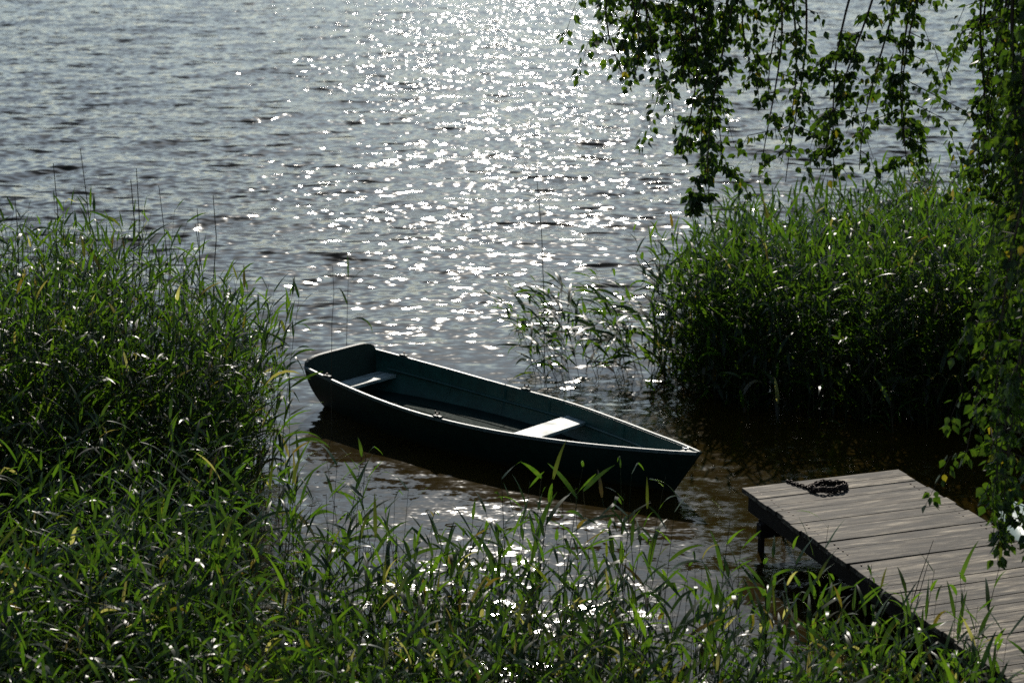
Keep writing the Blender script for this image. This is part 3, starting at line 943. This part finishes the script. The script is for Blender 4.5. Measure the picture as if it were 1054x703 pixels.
# trunk and limbs
mb = MB()
TR = [(0, 0, -0.5), (0.03, 0.02, 0.6), (0.0, 0.08, 1.8), (-0.12, 0.12, 3.2), (-0.15, 0.18, 4.8), (-0.05, 0.2, 6.5), (0.05, 0.3, 8.4), (0.1, 0.3, 10.2)]
mb.tube(TR, [0.24, 0.19, 0.17, 0.15, 0.125, 0.095, 0.06, 0.02], 14)
mb.build('trunk', M_bark, birch, smooth=True)
LIMBS = [  # relative polylines reaching over the jetty, above the picture
    [(-0.12, 0.12, 3.3), (-1.2, 0.5, 4.3), (-2.6, 0.9, 4.75), (-4.1, 1.1, 4.55), (-5.5, 1.2, 4.15)],
    [(-0.15, 0.16, 4.3), (-1.2, 0.2, 5.1), (-2.4, 0.3, 5.2), (-3.6, 0.5, 4.8)],
    [(-0.14, 0.14, 3.9), (-0.9, 1.2, 4.7), (-1.8, 2.2, 4.9), (-2.6, 2.9, 4.6)],
    [(-0.12, 0.12, 3.0), (-1.0, -0.4, 3.8), (-2.2, -0.8, 4.0), (-3.2, -1.0, 3.6)],
    [(-0.1, 0.18, 5.6), (0.9, 0.8, 6.6), (1.9, 1.3, 6.8)],
    [(-0.05, 0.2, 6.3), (-0.9, 0.5, 7.4), (-1.8, 0.7, 7.7)],
    [(0.0, 0.22, 6.8), (0.5, -0.8, 7.8), (0.9, -1.7, 7.9)],
]
for Lm in LIMBS:
    mb = MB(); mb.tube(Lm, [0.07 * (1 - i / len(Lm)) + 0.012 for i in range(len(Lm))], 8); mb.build('limb', M_bark, birch, smooth=True)
sd = 500
def S(*a, **k):
    global sd; sd += 1
    strand('hanging_branch', *a, seed=sd, **k)
# upper-left clump (far tip of the long limb)
for (x, y, zt, zb, pm, sp) in [
    (0.60, 10.5, 4.5, 3.60, 80, 0.14), (0.66, 10.3, 4.5, 3.42, 80, 0.14), (0.78, 10.3, 4.6, 3.52, 160, 0.16), (1.0, 10.5, 4.6, 3.5, 150, 0.18), (0.52, 10.5, 4.5, 3.42, 95, 0.10), (0.62, 10.4, 4.5, 3.55, 130, 0.12), (0.72, 10.6, 4.5, 3.28, 120, 0.10), (0.83, 10.4, 4.6, 3.45, 170, 0.12),
    (0.93, 10.5, 4.6, 3.40, 150, 0.12), (0.90, 10.2, 4.6, 3.02, 200, 0.06), (1.02, 10.4, 4.7, 3.35, 180, 0.12),
    (1.12, 10.3, 4.7, 2.72, 250, 0.06), (1.16, 10.5, 4.7, 2.85, 170, 0.09), (1.06, 10.6, 4.7, 2.95, 90, 0.08), (1.24, 10.5, 4.7, 3.3, 150, 0.12),
    (1.33, 10.4, 4.7, 2.92, 75, 0.08), (1.44, 10.3, 4.8, 2.86, 70, 0.07), (1.40, 10.6, 4.8, 3.3, 80, 0.12), (1.55, 10.6, 4.8, 2.92, 55, 0.08),
    (2.00, 10.2, 4.8, 2.95, 120, 0.10), (2.08, 10.4, 4.8, 2.9, 150, 0.12), (2.16, 10.3, 4.8, 3.05, 170, 0.12)]:
    S(x, y, zt, zb, pm, sp)
S(1.97, 10.3, 4.8, 2.95, 85, 0.14, drift=(-0.27, 0.1), bare=0.55)
S(1.95, 10.4, 4.8, 2.85, 75, 0.12, drift=(-0.15, 0.0), bare=0.6)
# heavy curtain at the right edge, several layers deep
rb2 = random.Random(9)
for i in range(24):
    x = rb2.uniform(2.47, 3.6); y = rb2.uniform(9.6, 11.8)
    x *= y / 10.3
    S(x, y, rb2.uniform(4.4, 4.9), max(rb2.uniform(2.5, 3.2) - max(0, (x - 2.75)) * 1.1, 1.6), rb2.uniform(110, 180), 0.12)
for i in range(6):
    y = rb2.uniform(8.4, 10.2); x = (2.66 + rb2.uniform(0.0, 0.4)) * y / 10
    S(x, y, 4.3, rb2.uniform(1.55, 2.1), rb2.uniform(110, 170), 0.10, size=(0.040, 0.060))
for (x, y, zb) in [(2.44, 9.0, 1.42), (2.47, 9.1, 1.30), (2.55, 9.05, 1.25), (2.50, 8.8, 1.60), (2.6, 9.2, 1.35), (2.42, 9.2, 1.95)]:
    S(x, y, 4.2, zb, 85, 0.05, size=(0.042, 0.062))
# crown above and around the trunk, outside the picture
for i in range(46):
    a = rb2.uniform(0, 6.28); r_ = rb2.uniform(0.3, 2.6); zt = rb2.uniform(5.2, 9.6)
    r_ *= 1 - (zt - 5) * 0.12
    S(6.3 + r_ * math.cos(a), 9.5 + r_ * math.sin(a), zt, zt - rb2.uniform(1.0, 1.9), 80, 0.25, size=(0.05, 0.075))

# ---------------------------------------------------------------- light, sky, camera
SUN_EL, SUN_AZ = 33.0, 0.0        # degrees; azimuth measured from +y towards +x
w = bpy.data.worlds.new('World'); scene.world = w; w.use_nodes = True
nt = w.node_tree; nt.nodes.clear()
sky = nt.nodes.new('ShaderNodeTexSky'); sky.sky_type = 'NISHITA'; sky.sun_disc = False
sky.sun_elevation = R(SUN_EL); sky.sun_rotation = R(SUN_AZ)
sky.air_density = 1.0; sky.dust_density = 0.5; sky.ozone_density = 1.0
bg = nt.nodes.new('ShaderNodeBackground'); bg.inputs['Strength'].default_value = 0.092
out = nt.nodes.new('ShaderNodeOutputWorld')
tnt = nt.nodes.new('ShaderNodeMix'); tnt.data_type = 'RGBA'; tnt.blend_type = 'MULTIPLY'
tnt.inputs[0].default_value = 1.0; tnt.inputs[7].default_value = (0.88, 1.0, 1.06, 1)
bw = nt.nodes.new('ShaderNodeRGBToBW'); nt.links.new(sky.outputs[0], bw.inputs[0])
hz = nt.nodes.new('ShaderNodeMix'); hz.data_type = 'RGBA'; hz.inputs[0].default_value = 0.36      # thin even haze: most of the blue is lost
nt.links.new(sky.outputs[0], hz.inputs[6]); nt.links.new(bw.outputs[0], hz.inputs[7])
nt.links.new(hz.outputs[2], tnt.inputs[6]); nt.links.new(tnt.outputs[2], bg.inputs[0]); nt.links.new(bg.outputs[0], out.inputs[0])
ld = bpy.data.lights.new('sun', 'SUN'); ld.energy = 4.4; ld.angle = R(0.53); ld.color = (1.0, 0.93, 0.82)
so = bpy.data.objects.new('sun', ld); COL.objects.link(so); so.location = (0, 40, 30)
dv = Vector((math.sin(R(SUN_AZ)) * math.cos(R(SUN_EL)), math.cos(R(SUN_AZ)) * math.cos(R(SUN_EL)), math.sin(R(SUN_EL))))
so.rotation_euler = dv.to_track_quat('Z', 'Y').to_euler()

cd = bpy.data.cameras.new('camera'); cam = bpy.data.objects.new('camera', cd); COL.objects.link(cam)
cam.location = (0, 0, 4.7); cam.rotation_euler = (R(90 - 14.76), 0, 0)
cd.sensor_width = 36; cd.lens = 36 * 2000 / 1054; cd.clip_start = 0.1; cd.clip_end = 8000
cd.dof.use_dof = True; cd.dof.focus_distance = 12.6; cd.dof.aperture_fstop = 2.9; cd.dof.aperture_blades = 7
scene.camera = cam

scene.view_settings.view_transform = 'Standard'; scene.view_settings.look = 'None'
scene.view_settings.exposure = 0.0; scene.view_settings.gamma = 1.0
scene.view_settings.use_curve_mapping = False
scene.render.engine = 'CYCLES'
cy = scene.cycles
cy.max_bounces = 6; cy.diffuse_bounces = 2; cy.glossy_bounces = 3; cy.transmission_bounces = 3
cy.caustics_reflective = False; cy.caustics_refractive = False
cy.sample_clamp_indirect = 4.0
cy.use_denoising = False
cy.filter_width = 1.5
